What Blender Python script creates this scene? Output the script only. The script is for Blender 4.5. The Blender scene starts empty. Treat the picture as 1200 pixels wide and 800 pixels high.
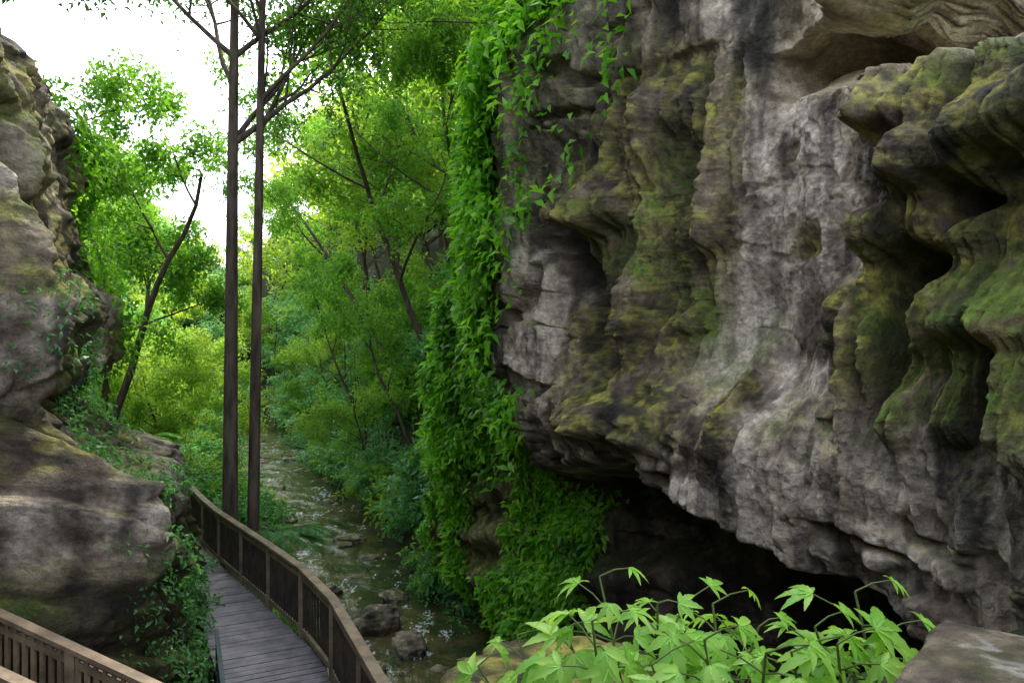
import bpy, math, random
import numpy as np
from mathutils import Vector
rng=np.random.default_rng(7); random.seed(7)
scene=bpy.context.scene
C24=math.cos(math.radians(24)); S24=math.sin(math.radians(24))
# gorge frame: s runs down the gorge, t across it (right positive)
def W3(s,t,z):
    s=np.asarray(s,float);t=np.asarray(t,float);z=np.asarray(z,float)
    s,t,z=np.broadcast_arrays(s,t,z)
    return np.stack([t*C24-s*S24, t*S24+s*C24, z],-1)
# ---------------- noise ----------------
def _h(ix,iy,iz):
    with np.errstate(over='ignore'):
        n=(ix.astype(np.int64)*374761393+iy.astype(np.int64)*668265263+iz.astype(np.int64)*2147483647+1013)&0xffffffff
        n=((n^(n>>13))*1274126177)&0xffffffff
        n=((n^(n>>16))*2246822519)&0xffffffff
        n=n^(n>>15)
    return n.astype(np.float64)/4294967295.0*2-1
def vn(x,y,z):
    x,y,z=np.broadcast_arrays(np.asarray(x,float),np.asarray(y,float),np.asarray(z,float))
    ix=np.floor(x);iy=np.floor(y);iz=np.floor(z)
    fx=x-ix;fy=y-iy;fz=z-iz
    f=lambda a:a*a*a*(a*(a*6-15)+10)
    fx=f(fx);fy=f(fy);fz=f(fz)
    r=0
    for dx in (0,1):
        for dy in (0,1):
            for dz in (0,1):
                w=(fx if dx else 1-fx)*(fy if dy else 1-fy)*(fz if dz else 1-fz)
                r=r+w*_h(ix+dx,iy+dy,iz+dz)
    return r
def fbm(x,y,z,o=4,g=0.5):
    a=1;r=0;n=0
    for i in range(o):
        r=r+a*vn(x*2**i+i*7.3,y*2**i+i*3.1,z*2**i+i*5.7);n+=a;a*=g
    return r/n
def ridge(x,y,z,o=3,g=0.5):
    a=1;r=0;n=0
    for i in range(o):
        r=r+a*(1-2*np.abs(vn(x*2**i+i*9.3,y*2**i+i*4.1,z*2**i+i*2.7)));n+=a;a*=g
    return r/n
def ss(a,b,x):
    u=np.clip((x-a)/(b-a),0,1);return u*u*(3-2*u)
# ---------------- node helpers ----------------
def newmat(name):
    m=bpy.data.materials.new(name);m.use_nodes=True
    nt=m.node_tree;nt.nodes.clear();return m,nt
def mixc(nt,f,a,b,mode='MIX'):
    n=nt.nodes.new('ShaderNodeMix');n.data_type='RGBA';n.blend_type=mode
    for s,v in ((n.inputs[0],f),(n.inputs[6],a),(n.inputs[7],b)):
        if isinstance(v,(float,int)):s.default_value=v
        elif isinstance(v,tuple):s.default_value=v if len(v)==4 else v+(1,)
        else:nt.links.new(v,s)
    return n.outputs[2]
def mth(nt,op,a,b=0.0,c=0.0,clamp=False):
    n=nt.nodes.new('ShaderNodeMath');n.operation=op;n.use_clamp=clamp
    for s,v in zip(n.inputs,(a,b,c)):
        if isinstance(v,(float,int)):s.default_value=v
        else:nt.links.new(v,s)
    return n.outputs[0]
def mrange(nt,v,a,b,c=0.0,d=1.0):
    n=nt.nodes.new('ShaderNodeMapRange');n.interpolation_type='SMOOTHSTEP'
    nt.links.new(v,n.inputs[0])
    for i,x in enumerate((a,b,c,d)):n.inputs[i+1].default_value=x
    return n.outputs[0]
def noise(nt,co,scale,detail=5,rough=0.55,st=(1,1,1)):
    if st!=(1,1,1):
        mp=nt.nodes.new('ShaderNodeMapping');mp.inputs['Scale'].default_value=st
        nt.links.new(co,mp.inputs[0]);co=mp.outputs[0]
    n=nt.nodes.new('ShaderNodeTexNoise');n.inputs['Scale'].default_value=scale
    n.inputs['Detail'].default_value=detail;n.inputs['Roughness'].default_value=rough
    nt.links.new(co,n.inputs['Vector']);return n.outputs['Fac']
def finish(nt,col,rough,bump=None,strength=0.5,dist=0.05,spec=0.3):
    p=nt.nodes.new('ShaderNodeBsdfPrincipled');o=nt.nodes.new('ShaderNodeOutputMaterial')
    if isinstance(col,tuple):p.inputs['Base Color'].default_value=col+(1,)
    else:nt.links.new(col,p.inputs['Base Color'])
    if isinstance(rough,float):p.inputs['Roughness'].default_value=rough
    else:nt.links.new(rough,p.inputs['Roughness'])
    p.inputs['Specular IOR Level'].default_value=spec
    if bump is not None:
        b=nt.nodes.new('ShaderNodeBump');b.inputs['Strength'].default_value=strength;b.inputs['Distance'].default_value=dist
        nt.links.new(bump,b.inputs['Height']);nt.links.new(b.outputs[0],p.inputs['Normal'])
    nt.links.new(p.outputs[0],o.inputs[0]);return p
def N2(nt,v):
    c=nt.nodes.new('ShaderNodeCombineColor')
    for i in range(3):nt.links.new(v,c.inputs[i])
    return c.outputs[0]
def mat_rock():
    m,nt=newmat('cliff_rock')
    tc=nt.nodes.new('ShaderNodeTexCoord').outputs['Object']
    at=nt.nodes.new('ShaderNodeAttribute');at.attribute_name='mask'
    n3=noise(nt,tc,15,5,.75)
    base=mixc(nt,1.0,at.outputs['Color'],N2(nt,mrange(nt,n3,.3,.7,.62,1.35)),'MULTIPLY')
    finish(nt,base,.6,n3,.9,.07,.45)
    return m
def lerp(a,b,f):return a*(1-f[...,None])+np.array(b)*f[...,None]
def rock_cols(P,nz,moss,pale,dark,sunlit_tan):
    x,y,z=P[...,0],P[...,1],P[...,2]
    n1=fbm(x*.8,y*.8,z*.8,5,.6);n4=fbm(x*3.1+9,y*3.1,z*3.1,4,.6);n5=fbm(x*9,y*9,z*9+4,3,.6)
    stn=fbm(x*2.6,y*2.6,z*.3,4,.6);st2=fbm(x*7+3,y*7,z*.45,3,.6)
    c=lerp(np.broadcast_to(np.array([.105,.075,.05]),P.shape),(.30,.235,.17),ss(-.3,.25,n1))
    c=lerp(c,(.46,.385,.30),ss(0,.4,n4)*.85)
    c=lerp(c,(.55,.47,.385),pale*ss(-.35,.15,n4*.6+n1*.6))
    c=c*(.22+.92*ss(-.28,.1,stn+.15*pale))[...,None]
    c=c*(.5+.62*ss(-.3,.12,st2+.1*pale))[...,None]
    c=c*(.75+.4*ss(-.4,.4,n5))[...,None]
    c=lerp(c,(.30,.22,.09),np.clip(moss,0,1)*.65*ss(-.4,.3,n1+n4*.5))
    c=lerp(c,(.80,.66,.42),sunlit_tan*(.55+.45*ss(-.25,.25,n4))*(.6+.4*ss(-.3,.3,n1)))  # bright tan that stands in for sunlight on the rock
    mm=np.clip(moss*1.35*(.38+.75*ss(-.15,.6,nz)),0,1)*ss(-.25,.12,n1*.3+n4*.65+.06*moss)
    mm=np.maximum(mm,.6*ss(.3,.8,nz)*ss(-.15,.25,n1)*(1-sunlit_tan))
    mc=lerp(np.broadcast_to(np.array([.065,.062,.012]),P.shape),(.44,.41,.07),ss(-.3,.35,n5))
    mc=lerp(mc,(.14,.23,.02),ss(0,.45,n1))
    c=c*(1-mm[...,None])+mc*mm[...,None]
    return c*(1-.7*dark)[...,None]  # dark mask: painted shade in recesses, along with stains and dark rock
def gridnormal(P):
    a=np.gradient(P,axis=0);b=np.gradient(P,axis=1);n=np.cross(a,b);return n/(np.linalg.norm(n,axis=-1)[...,None]+1e-9)
def mat_leaf(name,c1,c2,c3,tr=.4,rough=.45):
    m,nt=newmat(name)
    g=nt.nodes.new('ShaderNodeNewGeometry')
    at=nt.nodes.new('ShaderNodeAttribute');at.attribute_name='mask'
    sp=nt.nodes.new('ShaderNodeSeparateColor');nt.links.new(at.outputs['Color'],sp.inputs[0])
    c=mixc(nt,g.outputs['Random Per Island'],c1,c2)
    c=mixc(nt,sp.outputs[0],c,c3)
    p=nt.nodes.new('ShaderNodeBsdfPrincipled');nt.links.new(c,p.inputs['Base Color']);p.inputs['Roughness'].default_value=rough
    p.inputs['Specular IOR Level'].default_value=.45
    t=nt.nodes.new('ShaderNodeBsdfTranslucent')
    tcx=mixc(nt,1.0,c,(2.0,2.0,.8),'MULTIPLY');nt.links.new(tcx,t.inputs[0])
    mx=nt.nodes.new('ShaderNodeMixShader');mx.inputs[0].default_value=tr
    nt.links.new(p.outputs[0],mx.inputs[1]);nt.links.new(t.outputs[0],mx.inputs[2])
    o=nt.nodes.new('ShaderNodeOutputMaterial');nt.links.new(mx.outputs[0],o.inputs[0]);return m
def mat_simple(name,c1,c2,scale,rough=.8,st=(1,1,1),b=.4,dist=.02,spec=.3):
    m,nt=newmat(name);tc=nt.nodes.new('ShaderNodeTexCoord').outputs['Object']
    n=noise(nt,tc,scale,4,.65,st)
    c=mixc(nt,mrange(nt,n,.3,.7),c1,c2)
    finish(nt,c,rough,n,b,dist,spec);return m
M_ROCK=mat_rock()
M_FOREST=mat_leaf('forest_leaf',(.07,.20,.03),(.20,.38,.06),(.36,.46,.10),.5)
M_SHRUB=mat_leaf('shrub_leaf',(.035,.14,.04),(.12,.32,.09),(.22,.43,.26),.4,.35)  # third tone: pale blue-green, also used as painted haze on far shrubs
M_VINE=mat_leaf('vine_leaf',(.09,.32,.014),(.29,.57,.045),(.03,.12,.012),.45)
M_DARKL=mat_leaf('dark_leaf',(.03,.09,.015),(.08,.19,.03),(.05,.13,.02),.4)
M_PLANT=mat_leaf('broad_leaf',(.17,.38,.05),(.33,.54,.10),(.2,.35,.05),.4,.35)
M_BARK=mat_simple('bark',(.04,.03,.022),(.15,.11,.085),6,.85,(1,1,.2),.8,.03)
M_WOOD=mat_simple('weathered_wood',(.08,.077,.09),(.19,.175,.19),3,.45,(1,1,1),.4,.01)
M_RAIL=mat_simple('rail_wood',(.12,.09,.06),(.26,.20,.13),4,.7,(1,1,1),.3,.01)
M_PICK=mat_simple('picket_wood',(.03,.025,.02),(.07,.055,.04),4,.7)
# ---------------- mesh helpers ----------------
COL=scene.collection
def mesh_obj(name,verts,faces,mat,smooth=True,parent=None,mask=None,link=True):
    me=bpy.data.meshes.new(name)
    verts=np.asarray(verts,np.float32).reshape(-1,3)
    faces=np.asarray(faces,np.int32)
    k=faces.shape[1]
    me.vertices.add(len(verts));me.vertices.foreach_set('co',verts.ravel())
    me.loops.add(faces.size);me.loops.foreach_set('vertex_index',faces.ravel())
    me.polygons.add(len(faces));me.polygons.foreach_set('loop_start',np.arange(0,faces.size,k,dtype=np.int32))
    me.polygons.foreach_set('loop_total',np.full(len(faces),k,np.int32))
    me.polygons.foreach_set('use_smooth',np.full(len(faces),smooth))
    if mask is not None:
        mk=np.asarray(mask,np.float32).reshape(-1,3);mk=np.concatenate([mk,np.ones((len(mk),1),np.float32)],1)
        a=me.color_attributes.new('mask','FLOAT_COLOR','POINT');a.data.foreach_set('color',mk.ravel())
    me.materials.append(mat);me.update(calc_edges=True)
    if not link:return me
    ob=bpy.data.objects.new(name,me);COL.objects.link(ob)
    if parent:ob.parent=parent
    return ob
def empty(name):
    e=bpy.data.objects.new(name,None);COL.objects.link(e);return e
def gridfaces(nr,nc):
    i=np.arange(nr*nc).reshape(nr,nc)
    return np.stack([i[:-1,:-1],i[:-1,1:],i[1:,1:],i[1:,:-1]],-1).reshape(-1,4)
# ---------------- right cliff ----------------
LIPS=[0,2,3.4,4.1,5.1,6.4,6.9,7.8,8.5,10,11,12,13,30]
LIPZ=[-2.3,-2.3,-2.2,-1.95,-1.85,-1.62,-1.48,-1.4,-1.75,-1.85,-1.3,-.7,-.4,-.4]
LUMPS=[ # s,z,rs,rz,amp,moss
 (7.95,1.75,.65,.4,.85,1),(7.0,2.6,.7,.7,.45,1),(6.4,1.3,.4,.5,.35,.9),(7.35,.6,.3,.9,.4,1),(7.1,.0,.22,.6,.35,.8),
 (7.1,-1.0,1.0,.36,1.1,1.5),(5.35,-.75,.2,.55,.45,.5),(6.3,.15,.2,.2,.2,.8),(5.0,.95,.16,.14,.14,.9),
 (3.9,1.85,.45,.22,.5,1),(3.4,1.35,.4,.25,.45,1),(3.85,.9,.25,.25,.4,.8),(3.0,.2,.45,.3,.5,1),(3.2,.8,.25,.2,.3,1),
 (3.85,0.15,.16,.6,.35,.7),(3.45,-.35,.13,.6,.3,.4),(3.1,-.45,.11,.5,.25,.3),(2.6,-.6,.16,.5,.3,.3),(2.8,1.5,.35,.25,.5,1)]
def right_wall(S,Z):
    wob=fbm(S*.8,Z*.8,3.3,3)
    S0,Z0=S,Z
    S=S+.22*wob;Z=Z+.15*fbm(S0*1.1,Z0*1.1,9.1,3)
    t=np.full(S.shape,5.0)
    moss=np.zeros(S.shape);pale=np.zeros(S.shape);dark=np.zeros(S.shape);sunlit_tan=np.zeros(S.shape)
    lip=np.interp(S,LIPS,LIPZ)
    dep=np.interp(S,[0,6,8,10,12,13,30],[3.2,3.0,2.3,1.1,.35,.1,.0])
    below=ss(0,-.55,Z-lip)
    t+=dep*below+ .25*below*ss(0,-2,Z-lip)
    back=ss(-1.8,-4.4,Z)*ss(6.5,9,S)
    t-=dep*below*back*.9
    t+=.9*ss(-5.2,-6,Z)
    st=np.sin((Z+.28*S)*7+2*fbm(S*.6,Z*.6,1.2,3));t+=below*.17*st
    # the face leans out over the gorge towards its lower lip
    t+=.10*np.clip(Z+1.0,0,3.4)*ss(9,6,S)
    t-=.25*ss(.6,-1.2,Z)*ss(9.5,7,S)*(1-below)
    E=np.exp(-((S-9.7)/1.7)**2)*(1-below)
    t-=.7*E*ss(6,2,Z)*ss(-.2,1.2,Z-lip+.4)
    crease=7.6+(Z+.43)*.57
    cz=ss(2.8,1.6,Z)*ss(-1.1,-.3,Z)
    t+=.85*np.exp(-((S-crease)/.25)**2)*cz
    dark+=.75*np.exp(-((S-crease)/.33)**2)*cz  # shade painted along the crease
    Am=ss(4.1,4.5,S)*ss(6.6,6.0,S)*ss(-1.0,-.3,Z)
    t+=.4*np.exp(-((S-5.4)/.7)**2)*ss(-1.2,.2,Z)
    pale+=.8*Am*(1-below)
    pale+=.6*ss(8.0,6.5,S)*ss(-.4,-.9,Z)*(1-below)
    pale+=.45*ss(11.6,9,S)*ss(7.5,8.3,S)*(1-below)
    edge=4.2+.22*np.sin(Z*2.6+.6)+.14*vn(Z*3,S*.5,2.)
    Cm=ss(edge+.12,edge-.18,S)*ss(-1.3,-.5,Z)
    t-=.5*Cm;moss+=.75*Cm*ss(-.9,.3,Z)
    Lm=np.zeros(S.shape)
    for (a,b,ra,rb,am,mo) in LUMPS:
        dz=(Z-b);q=np.where(dz>0,dz/(rb*1.25),dz/(rb*.6))
        w=np.exp(-np.abs((S-a)/ra)**2.6-np.abs(q)**2.4)
        t-=am*w*1.0;moss+=mo*w*1.3;Lm=np.maximum(Lm,w)
    Bm=ss(8.6,8.0,S)*ss(5.7,6.4,S)*ss(-.9,.2,Z)*ss(3.6,2.8,Z)
    moss+=.75*Bm;t-=.3*Bm;pale*=1-.6*Bm
    for (a,b,ra,rb,am) in ((3.6,.5,.22,.2,.9),(3.15,1.02,.16,.12,.6),(3.45,-.05,.1,.3,.4),(9.,2.6,.4,.5,.3),(3.95,1.35,.1,.2,.4)):
        w=np.exp(-((S-a)/ra)**2-((Z-b)/rb)**2);t+=am*w;dark+=.7*w  # hollows are carved and also painted with shade
    fl=np.clip(Cm+Bm+Lm,0,1)
    # rounded hanging columns with sharp valleys between them
    flute=-ridge(S0*2.3+.35*wob,Z0*.25+.2*wob,4.4,2,.5)
    f3=-ridge(S0*6+.6*wob,Z0*.5,14.4,2,.6)
    f4=-ridge(S0*14+.6*wob,Z0*1.4,19.4,2,.6)
    t-=fl*(.30*flute+.24*f3+.11*f4)
    rim=ridge(S0*2.5,Z0*5+1.5*wob,8.1,3,.6);t-=fl*.05*rim
    dark+=fl*(.6*ss(-.35,-.85,flute)+.65*ss(-.3,-.8,f3))  # occlusion-like shade painted into the flute valleys
    stri=ridge(S0*2.1,Z0*.22+S0*.1,1.7,4,.65)
    t-=(1-fl)*(1-below)*(1-.6*Am)*.17*stri
    dark+=.6*ss(.15,-.3,stri)*(1-.75*Am)*(1-below)*ss(6.4,7.4,S)
    sc=np.clip(11.3+(4-Z0)*.55,11,16)
    t+=ss(0,3,S0-sc)*np.clip(S0-sc,0,12)*.75
    zl=2.3-.05*(4.2-S0)+.12*vn(S0*1.5,1.,1.)+.25*ss(4.6,5.4,S0)
    opn=ss(5.75,5.3,S0)
    rec=np.clip(Z0-zl,0,14)
    zr=2.72+.25*ss(4.6,3.4,S0)+.15*ss(4.9,5.6,S0)+.12*fbm(S0*2.,1.,5.,3)
    roof=ss(3.8,4.2,S0)*ss(zr,zr+.3,Z0)
    km=1.9+4.*ss(3.1,3.6,S0)
    t+=opn*(rec*km*(1-roof)+.5*ss(0,.1,rec)*(1-roof)) - roof*opn*(.15+.25*fbm(S0*1.5,Z0*1.5,44.,3))
    sunlit_tan+=opn*ss(-.12,.1,Z0-zl)*(1-.45*roof)  # painted sunlight: ledge and arch underside get the bright tan
    moss*=1-.8*np.clip(sunlit_tan,0,1)
    t-=.5*np.exp(-((S0-9.3)/1.2)**2-((Z0-4.2)/1.1)**2)
    dark+=.4*ss(2.2,3.6,Z0)*ss(6.2,7,S0)
    dark+=.75*below*ss(3,7,S0)*ss(11.5,9.5,S0)+.3*below  # shade painted onto the brown rock under the lip
    moss+=.35*ss(12.5,14.,S0)+.4*below*ss(9,11,S0)+.3*ss(6.5,9,S0)*ss(1,3,Z0)
    t-=.34*fbm(S0*.55,Z0*.55,5.5,3)+.18*fbm(S0*2.2,Z0*1.2,2.5,4,.6)*(1-.6*Am)*(1-.4*fl)+.08*fbm(S0*7,Z0*4,6.5,4,.65)
    blk=ridge(S0*.9+Z0*.3,Z0*1.3-S0*.3,7.7,3);t+=.22*ss(.45,.7,blk)*(1-.8*Am)*(1-.85*fl)
    dark+=.4*ss(.5,.75,blk)*(1-.5*Am)*(1-.6*fl)
    cl=lambda a:np.clip(a,0,1)
    return t,cl(moss),cl(pale),cl(dark),cl(sunlit_tan)
scol=np.concatenate([np.linspace(-3,1.6,30)[:-1],np.geomspace(1.6,20,860)])
zrow=np.concatenate([np.linspace(-7.4,-3,170)[:-1],np.linspace(-3,3.6,680)[:-1],np.linspace(3.6,7,110)[:-1],np.linspace(7,14,30)])
Sg,Zg=np.meshgrid(scol,zrow)
t,mo,pa,da,ta=right_wall(Sg,Zg)
dS=.05*fbm(Sg*2.2,Zg*2.2,11.,3);dZ=.06*fbm(Sg*2.2,Zg*2.2,17.,3)
# broken rock relief on the ledge and under the arch, where the sheet runs back into the cliff
dZ=dZ+ta*(.30*fbm(Sg*1.3,t*1.1,55.,4,.6)+.22*ss(.2,.6,ridge(Sg*1.1,t*.9,56.,3)))*ss(5.3,6.2,t)
dS=dS+ta*.12*fbm(Sg*2,t*2,57.,3)
P=W3(Sg+dS,t,Zg+dZ)
nn=gridnormal(P);sg=-np.sign(nn[...,0]*C24+nn[...,1]*S24);nz=nn[...,2]*sg
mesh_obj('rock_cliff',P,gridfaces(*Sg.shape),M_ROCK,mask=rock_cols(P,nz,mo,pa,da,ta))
# ---------------- left cliff ----------------
def left_wall(S,Z):
    w=fbm(S*.6,Z*.6,21.,3);Zp=Z+.25*w
    t=np.interp(Zp,[-7,-5,-4.2,-3.2,-2.4,-1.7,-1.35,-1.05,-.75,-.3,.5,2,3.6,4.2,5.5,9],
                   [.45,.3,.15,-.2,-.45,-.6,-1.3,-1.75,-1.9,-1.55,-1.55,-1.95,-2.2,-2.7,-5,-9])
    far=np.interp(Zp,[-7,-4,-3,-2,-1,0,4],[12.4,12.4,12.2,12.0,12.2,14.2,13.4])
    t-=ss(0,2.0,S-far)*3.0
    t-=ss(8.9,7.8,S)*2.6
    blk=ridge(S*.55+Z*.2,Z*.5,23.,3);b2=ridge(S*1.2+Z*.3,Z*.6+S*.2,33.,3)
    t+=.32*fbm(S*.7,Z*.7,24.,3)-.34*ss(.3,.65,blk)-.2*ss(.4,.7,b2)
    t+=.20*fbm(S*2.4,Z*1.8,25.,4,.6)+.10*ridge(S*3.2,Z*.9,26.,3)+.09*fbm(S*8,Z*6,29.,3,.6)
    pale=ss(-3.6,-2.0,Z)*(.1+.9*ss(-.15,.3,fbm(S*.9,Z*.9,27.,3)+.0))
    moss=.9*ss(-.15,.25,fbm(S*1.,Z*1.,28.,3))+.6*ss(12.8,14.,S)+.8*ss(-2.0,-3.0,Z)+.4*ss(1.5,3,Z)
    dark=.65*ss(-1.9,-3.0,Z)+.7*np.exp(-((Zp+1.0)/.28)**2)+.4*ss(3.2,4.5,Z)+.45*ss(.35,.7,b2)+.4*ss(.3,.7,blk)+.45*ss(.05,.4,fbm(S*1.4,Z*.7,35.,3))  # painted shade in the cleft and block recesses; base and blotches also dark
    return t,np.clip(moss,0,1),np.clip(pale,0,1),np.clip(dark,0,1)
Sg,Zg=np.meshgrid(np.linspace(5,18,500),np.linspace(-7.3,7,560))
t,mo,pa,da=left_wall(Sg,Zg)
P=W3(Sg+.08*fbm(Sg*2,Zg*2,31.,3),t,Zg+.08*fbm(Sg*2,Zg*2,32.,3))
nn=gridnormal(P);sg=np.sign(nn[...,0]*C24+nn[...,1]*S24);nz=nn[...,2]*sg
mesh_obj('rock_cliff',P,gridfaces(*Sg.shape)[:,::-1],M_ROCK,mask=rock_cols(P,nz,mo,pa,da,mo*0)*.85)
# ---------------- ground ----------------
def ground(s,t):
    s=np.asarray(s,float);t=np.asarray(t,float)
    bed=-6.95
    r=np.interp(t,[4.9,5.6,8.5,30,60,400],[bed,-5.9,0,15,24,28])
    r2=np.interp(t,[4.6,9.6,11.5,400],[bed,-6.9,4.6,5.5]);r3=np.interp(t,[4.6,9.6,13,400],[bed,-6.9,2.9,3.0])
    near=r3+(r2-r3)*ss(5.5,8,s)
    r=near+(r-near)*ss(15,19,s)
    wd=.7*ss(17,26,s)    # the channel opens out down the gorge
    l=np.interp(-t-wd,[-2.5,-1.7,-1.1,1.0,2.4,4.5,12,30,400],[bed,-5.6,-4.95,-4.75,-4.5,-1.0,3.0,5,6])
    l2=np.interp(-t,[-2.5,-1.7,-1.1,3.6,4.6,400],[bed,-5.8,-5.2,-5.1,3.6,3.8])
    l=l2+(l-l2)*ss(13.5,17,s)
    z=np.where(t>2.5,np.where(t>4.6,r,bed),l)
    z=z+ss(52,100,s)*16*ss(40,5,np.abs(t)) + ss(100,240,s)*4
    pl=ss(3.2,2.6,s)
    z=z+(-1.75-z)*pl*ss(6.5,5.,np.abs(t))
    z=z+.25*fbm(s*.4,t*.4,41.,4)*(1-pl)
    return z
sa=np.concatenate([np.linspace(-150,-4,30)[:-1],np.linspace(-4,30,240)[:-1],np.linspace(30,120,160)[:-1],np.geomspace(120,700,40)])
tb=np.concatenate([-np.geomspace(12,400,40)[::-1][:-1],np.linspace(-12,14,200)[:-1],np.geomspace(14,400,60)])
Sg,Tg=np.meshgrid(sa,tb);V=W3(Sg,Tg,ground(Sg,Tg)).reshape(-1,3)
mesh_obj('ground',V,gridfaces(*Sg.shape)[:,::-1],mat_simple('forest_floor',(.022,.03,.012),(.05,.055,.025),1.2,.95,(1,1,1),.8,.1))
# ---------------- stream ----------------
m,nt=newmat('stream_water');tc=nt.nodes.new('ShaderNodeTexCoord').outputs['Object']
fo=noise(nt,tc,1.0,5,.7,(1.6,.7,1));f2=noise(nt,tc,6,4,.7,(1.5,.8,1));pt=noise(nt,tc,.7,5,.7)
foam=mth(nt,'MULTIPLY',mrange(nt,fo,.56,.63),mrange(nt,f2,.48,.58))
col=mixc(nt,mrange(nt,pt,.38,.62),(.11,.095,.035),(.03,.045,.018))
col=mixc(nt,foam,col,(.75,.8,.85))
finish(nt,col,.07,mth(nt,'ADD',fo,mth(nt,'MULTIPLY',f2,.35)),.6,.10,.5)
Sg,Tg=np.meshgrid(np.linspace(2,70,700),np.linspace(-.4,7.2,80))
Zw=-6.5+.05*fbm(Sg*1.1,Tg*2.,51.,4)+.012*fbm(Sg*5,Tg*6,52.,2)
mesh_obj('stream_water',W3(Sg,Tg,Zw),gridfaces(*Sg.shape)[:,::-1],m)
# ---------------- boulders ----------------
def rockmesh(seed,sub=40,sq=(1,1,1)):
    u=np.linspace(0,2*np.pi,sub*2+1)[:-1];v=np.linspace(0.001,np.pi-.001,sub)
    U,Vv=np.meshgrid(u,v);d=np.stack([np.sin(Vv)*np.cos(U),np.sin(Vv)*np.sin(U),np.cos(Vv)],-1)
    r=1+.5*fbm(d[...,0]*1.3+seed,d[...,1]*1.3,d[...,2]*1.3,3)+.14*fbm(d[...,0]*4+seed,d[...,1]*4,d[...,2]*4,4)
    p=d*r[...,None];p=np.sign(p)*np.abs(p)**.75*np.array(sq)
    n=sub*2;i=np.arange(sub*n).reshape(sub,n);j=np.roll(i,-1,1)
    F=np.stack([i[:-1],i[1:],j[1:],j[:-1]],-1).reshape(-1,4)
    return p.reshape(-1,3),F,d[...,2].reshape(-1)
def joined(name,items,mat,mk=(.4,.3,.2)):
    vs=[];fs=[];o=0;nz=[]
    for k,(s,t,z,r,sq) in enumerate(items):
        p,F,d=rockmesh(k*3.7+len(name),items[0][3]>.4 and 50 or 24,sq)
        a=k*1.9;p=p@np.array([[math.cos(a),math.sin(a),0],[-math.sin(a),math.cos(a),0],[0,0,1]])
        vs.append(p*r+W3(s,t,z));fs.append(F+o);o+=len(p);nz.append(d)
    V=np.concatenate(vs);nz=np.concatenate(nz);f=np.ones(len(V))
    return mesh_obj(name,V,np.concatenate(fs),mat,mask=rock_cols(V,nz,f*mk[0],f*mk[1],f*mk[2],f*0))
it=[(15.4,3.5,-6.42,.44,(1.2,1,.8)),(14.1,3.9,-6.45,.38,(1.5,.8,.6)),(18.1,2.8,-6.5,.3,(1.2,1,.6)),(14.9,2.7,-6.5,.18,(1,1,.6)),(13.4,3.0,-6.5,.22,(1.3,1,.6)),(22.5,4.2,-6.5,.35,(1.3,1,.6)),(26,2.6,-6.5,.35,(1.3,1,.6)),(17,4.3,-6.5,.3,(1.2,1,.6))]
for k in range(130):
    s=rng.uniform(12,48);side=rng.random()<.45
    t_=rng.uniform(1.8,2.4) if side else rng.uniform(2.5,4.9)
    it.append((s,t_-.6*ss(17,26,s)*rng.random(),-6.58,.06+.26*rng.random()**2.2,(rng.uniform(.8,1.6),rng.uniform(.7,1.2),rng.uniform(.35,.8))))
joined('stream_rocks',it,M_ROCK,(.15,.45,.2))
joined('mossy_boulder',[(3.15,1.75,-1.95,.42,(1.5,.9,.6))],M_ROCK,(1,.1,.3))
# ---------------- tubes / boxes ----------------
class Geo:
    def __init__(s):s.v=[];s.f=[];s.o=0
    def add(s,v,f):
        s.v.append(np.asarray(v,float));s.f.append(np.asarray(f)+s.o);s.o+=len(v)
    def tube(s,pts,rad,k=7):
        pts=np.asarray(pts,float);n=len(pts)
        tg=np.gradient(pts,axis=0);tg/=np.linalg.norm(tg,axis=1)[:,None]+1e-9
        ref=np.array([.31,.17,.93]) if abs(tg[0][2])<.8 else np.array([1.,.1,0])
        a=np.cross(tg,ref);a/=np.linalg.norm(a,axis=1)[:,None]+1e-9;b=np.cross(tg,a)
        th=np.linspace(0,2*np.pi,k+1)[:-1]
        ring=pts[:,None]+np.asarray(rad)[:,None,None]*(np.cos(th)[None,:,None]*a[:,None]+np.sin(th)[None,:,None]*b[:,None])
        i=np.arange(n*k).reshape(n,k);j=np.roll(i,-1,1)
        s.add(ring.reshape(-1,3),np.stack([i[:-1],j[:-1],j[1:],i[1:]],-1).reshape(-1,4))
    def beam(s,p,q,w,h,up=(0,0,1)):
        p=np.asarray(p,float);q=np.asarray(q,float);d=q-p;d/=np.linalg.norm(d)
        a=np.cross(d,up);a/=np.linalg.norm(a)+1e-9;b=np.cross(a,d)
        v=[]
        for c in (p,q):
            for x,y in ((-1,-1),(1,-1),(1,1),(-1,1)):v.append(c+a*x*w/2+b*y*h/2)
        s.add(v,[[0,1,2,3],[7,6,5,4],[0,4,5,1],[1,5,6,2],[2,6,7,3],[3,7,4,0]])
    def obj(s,name,mat,parent=None,smooth=True,link=True):
        return mesh_obj(name,np.concatenate(s.v),np.concatenate(s.f),mat,smooth,parent,link=link)
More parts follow.
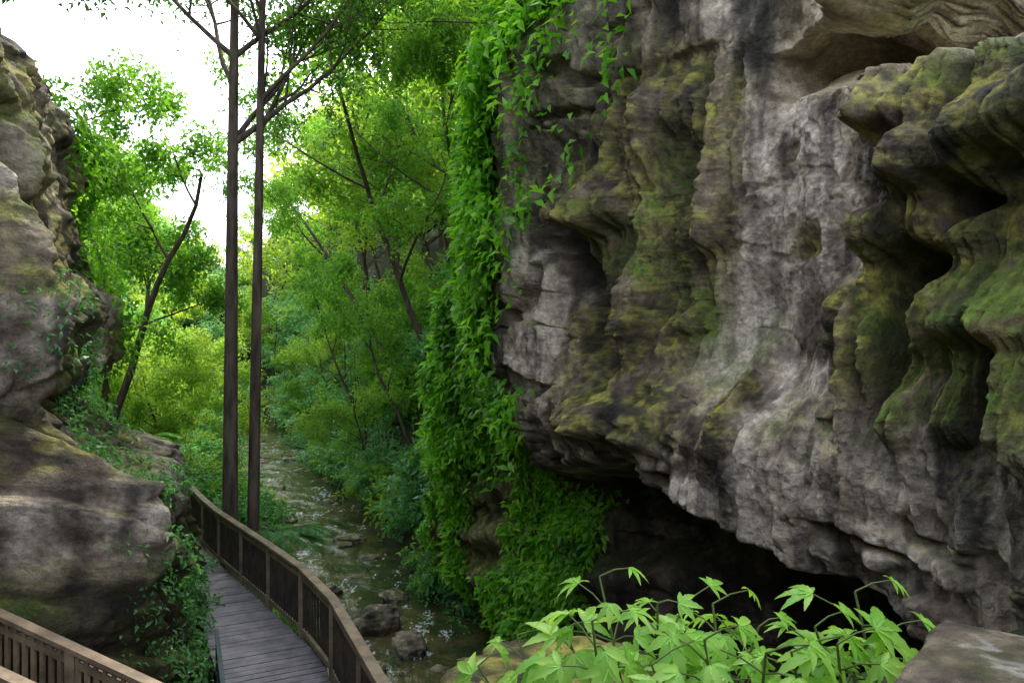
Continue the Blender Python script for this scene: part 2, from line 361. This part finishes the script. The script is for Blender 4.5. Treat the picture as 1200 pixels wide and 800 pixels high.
# ---------------- boardwalk ----------------
BW=np.array([[4.5,.9,-4.35,1.35],[9.7,.75,-4.35,1.3],[12,.38,-4.4,1.0],[15.7,-.42,-4.5,.85],[20,-1.2,-4.5,.85],[30,-2.1,-4.45,.85],[45,-3.0,-4.3,.85]])
def bw(s):return [np.interp(s,BW[:,0],BW[:,k]) for k in (1,2,3)]
bwk=empty('boardwalk');g=Geo()
s=4.5
while s<45:
    c,z,w=bw(s);z+=rng.uniform(-.004,.004)
    g.beam(W3(s,c-w/2+rng.uniform(-.01,.01),z),W3(s,c+w/2+rng.uniform(-.01,.01),z),.126,.04)
    s+=.145
g.obj('deck_planks',M_WOOD,bwk,False)
g=Geo();gp=Geo()
for side in (1,):
    ps=np.arange(4.5,44,1.5)
    for a in ps:
        c,z,w=bw(a);tt=c+side*(w/2+.05)
        g.beam(W3(a,tt,z-1.6),W3(a,tt,z+1.0),.08,.08,(1,0,0))
    for a,b in zip(ps[:-1],ps[1:]):
        for hh,ww,hh2 in ((1.02,.12,.04),(.12,.05,.07),(.9,.04,.07)):
            A=bw(a);B=bw(b)
            g.beam(W3(a,A[0]+side*(A[2]/2+.05),A[1]+hh),W3(b,B[0]+side*(B[2]/2+.05),B[1]+hh),ww,hh2)
        if a<24:
            for x in np.arange(a+.1,b,.11):
                c,z,w=bw(x);tt=c+side*(w/2+.05);gp.beam(W3(x,tt,z+.08),W3(x,tt,z+.93),.03,.03,(1,0,0))
g.obj('handrail',M_RAIL,bwk,False);gp.obj('pickets',M_PICK,bwk,False)
g=Geo()
for a in np.arange(4.5,44,1.5):
    c,z,w=bw(a);g.beam(W3(a+.03,c-w/2+.1,z-2),W3(a+.03,c-w/2+.1,z-.03),.1,.1,(1,0,0))
for off in (-.35,0,.35):
    for a in np.arange(4.5,44,1.5):
        A=bw(a);B=bw(a+1.5);g.beam(W3(a,A[0]+off,A[1]-.09),W3(a+1.5,B[0]+off,B[1]-.09),.05,.12)
g.obj('joists',M_PICK,bwk,False)
fn=empty('guard_fence');g=Geo()
for a in np.arange(8.0,9.9,.13):
    c,z,w=bw(a);g.beam(W3(a,c-w/2+.02,z+.0),W3(a,c-w/2+.02,z+.5),.03,.03,(1,0,0))
c,z,w=bw(8.);c2,z2,w2=bw(9.9);g.beam(W3(8,c-w/2+.02,z+.52),W3(9.9,c2-w2/2+.02,z2+.52),.05,.04)
g.obj('pickets',mat_simple('dark_teal_paint',(.02,.035,.038),(.035,.06,.062),5,.6),fn,False)
stc=empty('staircase');g=Geo();gp=Geo();gt=Geo()
def railing(P,Q):
    P=np.array(P,float);Q=np.array(Q,float)
    g.beam(P,Q,.11,.045);g.beam(P-[0,0,.13],Q-[0,0,.13],.04,.06);g.beam(P-[0,0,.82],Q-[0,0,.82],.04,.08)
    n=int(np.linalg.norm(Q-P)/.1)
    for k in range(n+1):
        c=P+(Q-P)*k/n;gp.beam(c-[0,0,.85],c-[0,0,.06],.035,.035,(1,0,0))
    for k in range(0,4):
        c=P+(Q-P)*k/3;g.beam(c-[0,0,1.6],c,.09,.09,(1,0,0))
f1=np.array([-6.6,6.9,-2.1]);f2=np.array([-2.95,6.25,-3.3]);n1=np.array([-6.3,5.85,-1.95]);n2=np.array([-2.75,5.35,-3.2])
railing(f1,f2);railing(n1,n2)
for k in range(12):
    a=f1+(f2-f1)*k/11-[0,0,.95];b=n1+(n2-n1)*k/11-[0,0,.95]
    gt.beam(a,b,.3,.05)
g.obj('handrails',M_RAIL,stc,False);gp.obj('pickets',M_RAIL,stc,False);gt.obj('treads',M_WOOD,stc,False)
# ---------------- leaves ----------------
def leaves(pos,dirs,nrm,L,Wd,fold=.15):
    n=len(pos);d=dirs/(np.linalg.norm(dirs,axis=1)[:,None]+1e-9)
    a=np.cross(d,nrm);a/=np.linalg.norm(a,axis=1)[:,None]+1e-9;u=np.cross(a,d)
    L=np.broadcast_to(L,(n,))[:,None];Wd=np.broadcast_to(Wd,(n,))[:,None]
    p0=pos;p1=pos+d*L*.45+a*Wd*.5+u*L*fold;p2=pos+d*L-u*L*fold;p3=pos+d*L*.45-a*Wd*.5+u*L*fold
    V=np.stack([p0,p1,p2,p3],1).reshape(-1,3);F=np.arange(n*4).reshape(n,4);return V,F
def rdir(n):
    v=rng.normal(size=(n,3));return v/np.linalg.norm(v,axis=1)[:,None]
def clump(n,L,nb=14,droop=.3,flat=.7,tufts=5):
    cs=rdir(nb)*rng.uniform(.3,.95,(nb,1));cs[:,2]*=flat
    k=rng.integers(0,nb,n);rr=rng.uniform(.14,.36,nb)[k][:,None]
    d=rdir(n);d[:,2]=np.abs(d[:,2])*np.where(rng.random(n)<.8,1,-1)
    p=cs[k]+d*rr*rng.uniform(.75,1.05,(n,1))*np.array([1,1,flat])
    # sprays: some leaves follow arching shoots that leave the outline
    m_=int(n*.22);sh=rdir(tufts*2);sh[:,2]=np.abs(sh[:,2])*.8+.25;q=rng.integers(0,tufts*2,m_);u=rng.uniform(.5,1.35,(m_,1))
    p[:m_]=sh[q]*u+rdir(m_)*.06;p[:m_,2]-=.3*u[:,0]**2
    dd=d+rdir(n)*.6;dd[:,2]-=droop;nn=rdir(n)*.55+np.array([0,0,1.])+d*.4
    return leaves(p,dd,nn,rng.uniform(.6,1.4,n)*L,rng.uniform(.7,1.2,n)*L*.55)[0]
def tree_geo(base,dirv,length,r,levels=3,kids=4,spread=.7,wander=.12,up=.08,first=.35,tips=None,g=None,segs=9,endr=.35,lr=(.38,.6)):
    g=g or Geo();tips=[] if tips is None else tips
    p=np.array(base,float);d=np.array(dirv,float);d/=np.linalg.norm(d)
    pts=[p.copy()];ds=[d.copy()]
    for i in range(segs):
        d=d+rng.normal(size=3)*wander;d[2]+=up;d/=np.linalg.norm(d);p=p+d*length/segs;pts.append(p.copy());ds.append(d.copy())
    rad=np.linspace(r,r*endr,segs+1);rad[0]*=1.15
    g.tube(pts,rad,8 if r>.05 else 4)
    if levels==0:
        for q in pts[segs//3:]:tips.append(q)
    else:
        for k in range(kids):
            f=first+(1-first)*(k+.5)/kids;i=min(segs,int(f*segs)+(rng.random()<.5))
            ax=rdir(1)[0];ax-=ds[i]*np.dot(ax,ds[i]);ax/=np.linalg.norm(ax)
            nd=ds[i]*(1-spread*.5)+ax*spread
            tree_geo(pts[i],nd,length*rng.uniform(*lr)*(1-.3*f),rad[i]*.6,levels-1,max(3,kids-1) if kids>5 else kids,spread,max(.08,wander*1.3),up,.3,tips,g,max(4,min(segs-2,7)),.25)
        tips.append(pts[-1])
    return g,tips
def leaf_on(tips,n,L,rad,droop=.25):
    tips=np.asarray(tips);k=rng.integers(0,len(tips),n)
    p=tips[k]+rdir(n)*rng.uniform(0,1,(n,1))**.6*rad;dd=rdir(n);dd[:,2]-=droop
    nn=rdir(n)*.6+np.array([0,0,1.]);return leaves(p,dd,nn,rng.uniform(.7,1.3,n)*L,rng.uniform(.7,1.2,n)*L*.5)
def make_tree(name,base,dirv,length,r,nleaf,L,lr_,mat,**k):
    g,tips=tree_geo(base,dirv,length,r,**k);e=empty(name);g.obj('trunk_and_limbs',M_BARK,e)
    V,F=leaf_on(tips,nleaf,L,lr_);mesh_obj('foliage',V,F,mat,False,e);return e
make_tree('tall_tree',W3(16.2,.44,-5.2),(.0,.0,1),14.,.18,10000,.15,.36,M_DARKL,levels=3,kids=8,spread=.62,wander=.0015,up=.02,first=.66,segs=22,endr=.45,lr=(.36,.52))
make_tree('tall_tree',W3(16.2,.90,-5.2),(.016,.0,1),14.5,.14,10000,.15,.36,M_DARKL,levels=3,kids=8,spread=.62,wander=.0015,up=.0,first=.64,segs=22,endr=.45,lr=(.36,.52))
for (s,t_,z,dv,ln,r,kid) in ((20,8.2,-1.2,(-.25,0,1),10,.13,4),(23,7.6,-2,(-.35,-.1,1),11,.14,4),(18.5,9,0,(-.1,0,1),10,.1,4),
        (21,-2.6,-3,(.25,.1,1),8,.12,4),(24,-3,-3,(.3,0,1),8,.11,4),(28,7.5,-2,(-.4,0,1),11,.13,4),(17,9.5,2.5,(-.4,-.1,1),9,.1,4),
        (26,10,0,(-.2,0,1),14,.15,4),(32,9,0,(-.3,0,1),14,.15,4),(24,6.6,-3.6,(-.5,0,1),6.5,.07,4),(30,6.3,-4,(-.4,0,1),6.5,.07,4)):
    make_tree('forest_tree',W3(s,t_,z),dv,ln,r,8000 if ln>7 else 4000,.17,.5,M_FOREST,levels=3,kids=kid,spread=.8,wander=.09,up=.02,first=.3,segs=10)
make_tree('forest_tree',W3(13.,-3.6,3.3),(.15,.15,1),5,.1,6000,.13,.4,M_DARKL,levels=3,kids=4,spread=.8,wander=.1,first=.3)
make_tree('forest_tree',W3(10.5,-3.3,3.5),(.1,.3,1),4,.09,3500,.13,.4,M_DARKL,levels=3,kids=4,spread=.8,wander=.12,first=.3)
make_tree('forest_tree',W3(17.5,-4.6,2),(.15,.1,1),6.5,.1,7000,.14,.45,M_FOREST,levels=3,kids=4,spread=.8,wander=.1,first=.3)
class Mass:
    def __init__(s):s.v=[];s.m=[]
    def put(s,V,loc,sc,tint,tilt=True):
        a=random.uniform(0,6.28);c,q=math.cos(a),math.sin(a);R=np.array([[c,-q,0],[q,c,0],[0,0,1]])
        sc=np.array([sc*random.uniform(.85,1.2),sc*random.uniform(.85,1.2),sc*random.uniform(.8,1.15)]) if np.isscalar(sc) else np.array(sc)
        v=(V*sc)@R.T+np.asarray(loc);s.v.append(v.astype(np.float32));s.m.append(np.full((len(v),3),tint,np.float32))
    def obj(s,name,mat,parent):
        V=np.concatenate(s.v);return mesh_obj(name,V,np.arange(len(V)).reshape(-1,4),mat,False,parent,mask=np.concatenate(s.m))
forest=empty('forest_trees')
variants=[];fm=Mass();gt=Geo()
for v in range(6):
    g,tips=tree_geo((0,0,0),(rng.uniform(-.1,.1),0,1),1.0,.014,2,6,.75,.08,.03,.3,lr=(.45,.7))
    variants.append((np.concatenate(g.v),np.concatenate(g.f),leaf_on(tips,3400,.034,.085)[0]))
def put_tree(s,t_,h):
    z=float(ground(s,t_));bv,bf,l=random.choice(variants);p=W3(s,t_,z-.3)
    fm.put(l,p,(h*1.15,h*1.15,h),random.random()**1.5);gt.add(bv*np.array([h*1.15,h*1.15,h])+p,bf)
for k in range(88):
    s=rng.uniform(20,90);put_tree(s,rng.uniform(8,30)+ (s-19)*.05,rng.uniform(8,14))
for k in range(50):
    s=rng.uniform(20,85);put_tree(s,-rng.uniform(4.5,24),rng.uniform(5,8.5))
for k in range(24):
    put_tree(rng.uniform(62,100),rng.uniform(-14,12),rng.uniform(4,7))
for k in range(16):
    put_tree(rng.uniform(26,60),rng.uniform(5.6,8.5),rng.uniform(2.5,4.5))
for k in range(26):
    s=rng.uniform(24,60);put_tree(s,rng.uniform(-4.5,.2),rng.uniform(2.5,4.8))
fm.obj('foliage',M_FOREST,forest)
und=empty('undergrowth')
cl=[clump(650,.17) for _ in range(8)]
ua=Mass();ub=Mass()
def bush(s,t_,up,sc,pf):
    (ub if rng.random()<pf else ua).put(random.choice(cl),W3(s,t_,float(ground(s,t_))+up),sc,min(1,random.random()**1.5*.8+max(0,s-28)*.014))  # tint rises with distance: haze painted into the leaf colour
for k in range(430):
    s=15.5+rng.uniform(0,1)**1.4*55;u=rng.uniform(0,1);bush(s,5.4+u**1.3*7,rng.uniform(0,.6),rng.uniform(.45,.9+.6*min(1,u*2))*(1+s*.01),.3)
for k in range(270):
    s=14.5+rng.uniform(0,1)*50;bush(s,-2.7-.025*(s-15)-rng.uniform(0,1)**1.2*7,rng.uniform(.1,.8),rng.uniform(.5,1.3)*(1+s*.01),.35)
for k in range(110):
    s=rng.uniform(52,95);bush(s,rng.uniform(-9,9),.4,rng.uniform(1.4,2.6),.4)
for k in range(90):
    s=rng.uniform(13.5,20);bush(s,rng.uniform(1.2,1.8),.05,rng.uniform(.22,.45),.5)
for k in range(230):
    s=rng.uniform(18.5,52);w_=.7*float(ss(17,26,s));lo=float(bw(s)[0])+.75;hi=1.6-w_
    bush(s,rng.uniform(lo,max(lo+.3,hi)),rng.uniform(.05,.5),rng.uniform(.35,.95),.25)
ua.obj('shrub_leaves',M_SHRUB,und);ub.obj('bush_leaves',M_FOREST,und)
gt.obj('trunks',M_BARK,forest)
# ---------------- vines ----------------
def strands(name,starts,lens,L,mat,wall,sgn,step=.07,off=.1,hang=0.,tint=1.):
    ss_=[];zz_=[];oo=[];z0_=[];tn=[]
    for (s,z),ln in zip(starts,lens):
        n=max(2,int(ln/step));k=np.arange(n)
        w=rng.normal(0,.03,n).cumsum();ss_.append(s+w+rng.normal(0,.05,n));zz_.append(z-k*step+rng.normal(0,.03,n))
        oo.append(off*rng.uniform(.2,2.0)*np.ones(n)+.05*np.sin(k*.5));z0_.append(np.full(n,z));tn.append(np.full(n,rng.random()**1.3*tint))
    s=np.concatenate(ss_);z=np.concatenate(zz_);o=np.concatenate(oo);z0=np.concatenate(z0_);tn=np.concatenate(tn)
    tn=np.clip(tn*.45+.5*tint*ss(.1,.55,vn(s*1.6,z*1.4,67.)),0,.9)
    tw=wall(s,z)[0]
    if hang>0:
        th=wall(s,z0)[0];tw=tw*(1-hang)+hang*(np.minimum(tw,th) if sgn<0 else np.maximum(tw,th))
    tt=tw+sgn*(o+rng.uniform(0,.12,len(o)))
    pos=W3(s,tt,z);n=len(pos)
    out=W3(0,sgn*1.,0);dd=rdir(n)*.8+out*.5;dd[:,2]-=.6;nn=out*.7+np.array([0,0,.8])+rdir(n)*.45
    V,F=leaves(pos,dd,nn,rng.uniform(.5,1.4,n)*L,rng.uniform(.8,1.2,n)*L*.5)
    return mesh_obj(name,V,F,mat,False,mask=np.repeat(tn,4)[:,None]*np.ones(3))
st=[]
while len(st)<2500:
    z=rng.uniform(-2.2,6.5);s=11.1+(4-z)*.62+rng.normal(0,1.1)+.8*vn(z*.9,2.,2.)
    if vn(s*1.5,z*1.3,61.)+.5*vn(s*4,z*2,64.)>-.04:st.append((s,z))
strands('hanging_vines',st,rng.uniform(.2,1.6,len(st)),.20,M_VINE,right_wall,-1,.085,.24,.9)
st=[]
while len(st)<1700:
    z=rng.uniform(-5.0,-.6);s=rng.uniform(9.2,19)
    if vn(s*.9,z*.6,62.)+.25*ss(12,16,s)+.3*vn(s*3,z*2,66.)>.10:st.append((s,z))
strands('hanging_vines',st,rng.uniform(.3,1.2,len(st)),.18,M_VINE,right_wall,-1,.08,.1,.8)
st=[]
while len(st)<2200:
    z=rng.uniform(-5,.8);s=rng.uniform(8.6,16)
    if vn(s*1.3,z*1.3,63.)+.4*ss(12.5,14,s)+.35*ss(-1.7,-2.4,z)+.3*np.exp(-((z+1.1)/.3)**2)>.2:st.append((s,z))
strands('creeping_plants',st,rng.uniform(.12,.4,len(st)),.09,M_SHRUB,left_wall,1,.05,.05,0,.2)
st=[]
while len(st)<1000:
    z=rng.uniform(-3.8,4.5);s=rng.uniform(12.9,17.5);st.append((s,z))
strands('creeping_plants',st,rng.uniform(.3,1.2,len(st)),.14,M_VINE,left_wall,1,.07,.15)
# ---------------- ferns ----------------
def fern(name,base,n,ln,mat):
    P=[];D=[];NN=[];g=Geo()
    for k in range(n):
        a=k*2.4;el=rng.uniform(.5,1.2);h=np.array([math.cos(a),math.sin(a),0]);l=ln*rng.uniform(.8,1.1)
        u=np.linspace(0,1,26);pts=np.array(base)+h*(u*l*math.cos(el*.6))[:,None]+np.array([0,0,1])*(l*(math.sin(el)*u-.75*u*u))[:,None]
        g.tube(pts,np.linspace(.012,.003,26),4)
        tg=np.gradient(pts,axis=0);sd=np.cross(tg,[0,0,1.]);sd/=np.linalg.norm(sd,axis=1)[:,None]
        for sg in (-1,1):
            P.append(pts[3:]);D.append((sd*sg+tg/np.linalg.norm(tg,axis=1)[:,None]*.5+np.array([0,0,-.25]))[3:]);NN.append(np.tile([0,0,1.],(23,1)))
    P=np.concatenate(P);V,F=leaves(P,np.concatenate(D),np.concatenate(NN),np.tile(np.sin(np.linspace(.35,3.,23))*ln*.28,len(P)//23),.045*ln,.04)
    e=empty(name);g.obj('stems',M_BARK,e);mesh_obj('fronds',V,F,mat,False,e)
fern('tree_fern',W3(16.3,1.5,-4.5),15,1.4,M_SHRUB);fern('tree_fern',W3(15.0,-1.2,-2.0),12,.9,M_VINE)
fern('tree_fern',W3(14.2,-2.6,3.2),14,1.3,M_VINE);fern('tree_fern',W3(17.5,6.0,-2.6),14,1.2,M_VINE)
fern('tree_fern',W3(19.5,6.6,-1.6),14,1.3,M_VINE)
# ---------------- foreground plant ----------------
def leaflet(base,d,nr,L,Wd):
    k=11;u=np.linspace(0,1,k);w=np.sin(np.pi*u**.9)**.75*(1-.3*u)*Wd/2*(1+.10*np.where(np.arange(k)%2,1,-1));w[0]=.003;w[-1]=.001
    a=np.cross(d,nr);a/=np.linalg.norm(a);up=np.cross(a,d)
    c=base+d*(u*L)[:,None]-up*(.34*L*u*u)[:,None]
    l=c+a*w[:,None]+up*(w*.4)[:,None];r=c-a*w[:,None]+up*(w*.4)[:,None]
    V=np.concatenate([l,c,r]);i=np.arange(k)
    F=[[i[q],i[q+1],k+i[q+1],k+i[q]] for q in range(k-1)]+[[k+i[q],k+i[q+1],2*k+i[q+1],2*k+i[q]] for q in range(k-1)]
    return V,F
M_STEM=mat_simple('green_stem',(.06,.09,.02),(.1,.13,.04),8,.5)
def palm_plant(name,root,heads):
    gs=Geo();gl=Geo();root=np.array(root,float)
    for h in heads:
        h=np.array(h[:3]);mid=(root+h)/2+rng.normal(size=3)*.05;u=np.linspace(0,1,10)[:,None]
        pts=(1-u)**2*root+2*u*(1-u)*mid+u*u*h;gs.tube(pts,np.linspace(.009,.004,10),6)
        for q in range(rng.integers(7,10)):
            f=1-.28*(q/7);b=pts[min(9,int(f*9))];az=q*2.4+rng.uniform(-.4,.4)
            out=np.array([math.cos(az),math.sin(az),rng.uniform(.15,.6)]);pe=b+out*rng.uniform(.07,.16)
            gs.tube(np.array([b,(b+pe)/2+[0,0,.01],pe]),[.0035,.003,.0025],5)
            nr=np.array([out[0]*.35,out[1]*.35-.45,1.])+rng.normal(size=3)*.2;nr/=np.linalg.norm(nr)
            f0=out-nr*np.dot(out,nr);f0/=np.linalg.norm(f0);sd=np.cross(nr,f0)
            Ls=rng.uniform(.075,.155)
            for ang,sc in ((0,1),(.68,.92),(-.68,.92),(1.4,.62),(-1.4,.62)):
                d=f0*math.cos(ang)+sd*math.sin(ang)+nr*rng.uniform(-.15,.1);d/=np.linalg.norm(d)
                gl.add(*leaflet(pe,d,nr,Ls*sc,Ls*sc*.36))
    e=empty(name);gs.obj('stems',M_STEM,e);gl.obj('leaves',M_PLANT,e)
palm_plant('leafy_plant',(.45,2.3,-1.75),[(.02,2.7,-1.16),(.32,2.5,-.86),(.27,2.3,-.94),(.2,2.6,-1.1),(-.12,2.4,-1.14),(.62,2.5,-.98)])
palm_plant('leafy_plant',(.75,2.3,-1.75),[(.5,2.35,-.9),(.72,2.45,-.94),(.62,2.2,-.96),(.85,2.35,-.98),(.8,2.15,-.98),(.45,2.2,-1.04)])
palm_plant('leafy_plant',(1.1,2.2,-1.75),[(1.18,2.35,-.86),(1.02,2.3,-.96),(1.25,2.3,-.98),(1.0,2.1,-.93),(.9,2.2,-1.0),(1.12,2.25,-1.02)])
# ---------------- stone block ----------------
P0=np.array([1.23,1.95,-.77]);e1=np.array([-.68,-.73,0]);e2=np.array([.78,-.62,0])
nu=60
U,Vv=np.meshgrid(np.linspace(-.12,1.4,nu*2),np.linspace(-.12,.9,nu*2))
du=np.clip(-U,0,1);dv=np.clip(-Vv,0,1);Uc=np.clip(U,0,9);Vc=np.clip(Vv,0,9)
pz=-.5*(du+dv)/.12-.02*np.exp(-Uc/.03)-.02*np.exp(-Vc/.03)+.012*fbm(U*6,Vv*6,71.,4)
pp=P0+Uc[...,None]*e1+Vc[...,None]*e2+np.stack([pz*0,pz*0,pz],-1)+.02*fbm(U*5,Vv*5,72.,3)[...,None]*(e1+e2)
pp[...,2]=pp[...,2]-.5*((du+dv)>.06)
o1=np.ones(U.shape)
sc_=rock_cols(pp*2.5,o1*.1,o1*.35,o1*.4,o1*.85,o1*0)
# scratched marks: pale scrape lines worn into the lichen
for (a,b,c,d) in ((.13,.10,.20,.16),(.20,.16,.22,.09),(.26,.14,.26,.24),(.26,.24,.31,.17),(.31,.17,.33,.26)):
    px,py=c-a,d-b;h=np.clip(((U-a)*px+(Vv-b)*py)/(px*px+py*py),0,1)
    ds=np.hypot(U-a-h*px,Vv-b-h*py);f=ss(.012,.006,ds)*.6;sc_=sc_*(1-f[...,None])+np.array([.3,.3,.27])*f[...,None]
mesh_obj('stone_block',pp,gridfaces(*U.shape)[:,::-1],M_ROCK,mask=sc_)
# ---------------- camera, light ----------------
cam=bpy.data.cameras.new('camera');co=bpy.data.objects.new('camera',cam);COL.objects.link(co)
cam.lens=24;cam.sensor_width=36;cam.clip_end=2000;cam.clip_start=.05
co.rotation_euler=(math.radians(90),0,0);scene.camera=co
az=math.radians(18);el=math.radians(54)
D=Vector((math.sin(az)*math.cos(el),math.cos(az)*math.cos(el),math.sin(el)))
sl=bpy.data.lights.new('sun','SUN');sl.energy=5;sl.angle=math.radians(.5);sl.color=(1,.93,.8)
so=bpy.data.objects.new('sun',sl);COL.objects.link(so);so.rotation_euler=D.to_track_quat('Z','Y').to_euler()
w=bpy.data.worlds.new('World');scene.world=w;w.use_nodes=True;nt=w.node_tree
sk=nt.nodes.new('ShaderNodeTexSky');sk.sky_type='NISHITA';sk.sun_disc=False;sk.sun_elevation=el;sk.sun_rotation=az;sk.dust_density=4;sk.air_density=1.
hs=nt.nodes.new('ShaderNodeHueSaturation');hs.inputs['Saturation'].default_value=.45;nt.links.new(sk.outputs[0],hs.inputs['Color'])
bg=nt.nodes['Background'];bg.inputs[1].default_value=.72;nt.links.new(hs.outputs[0],bg.inputs[0])
scene.view_settings.view_transform='Standard';scene.view_settings.look='None';scene.view_settings.exposure=0
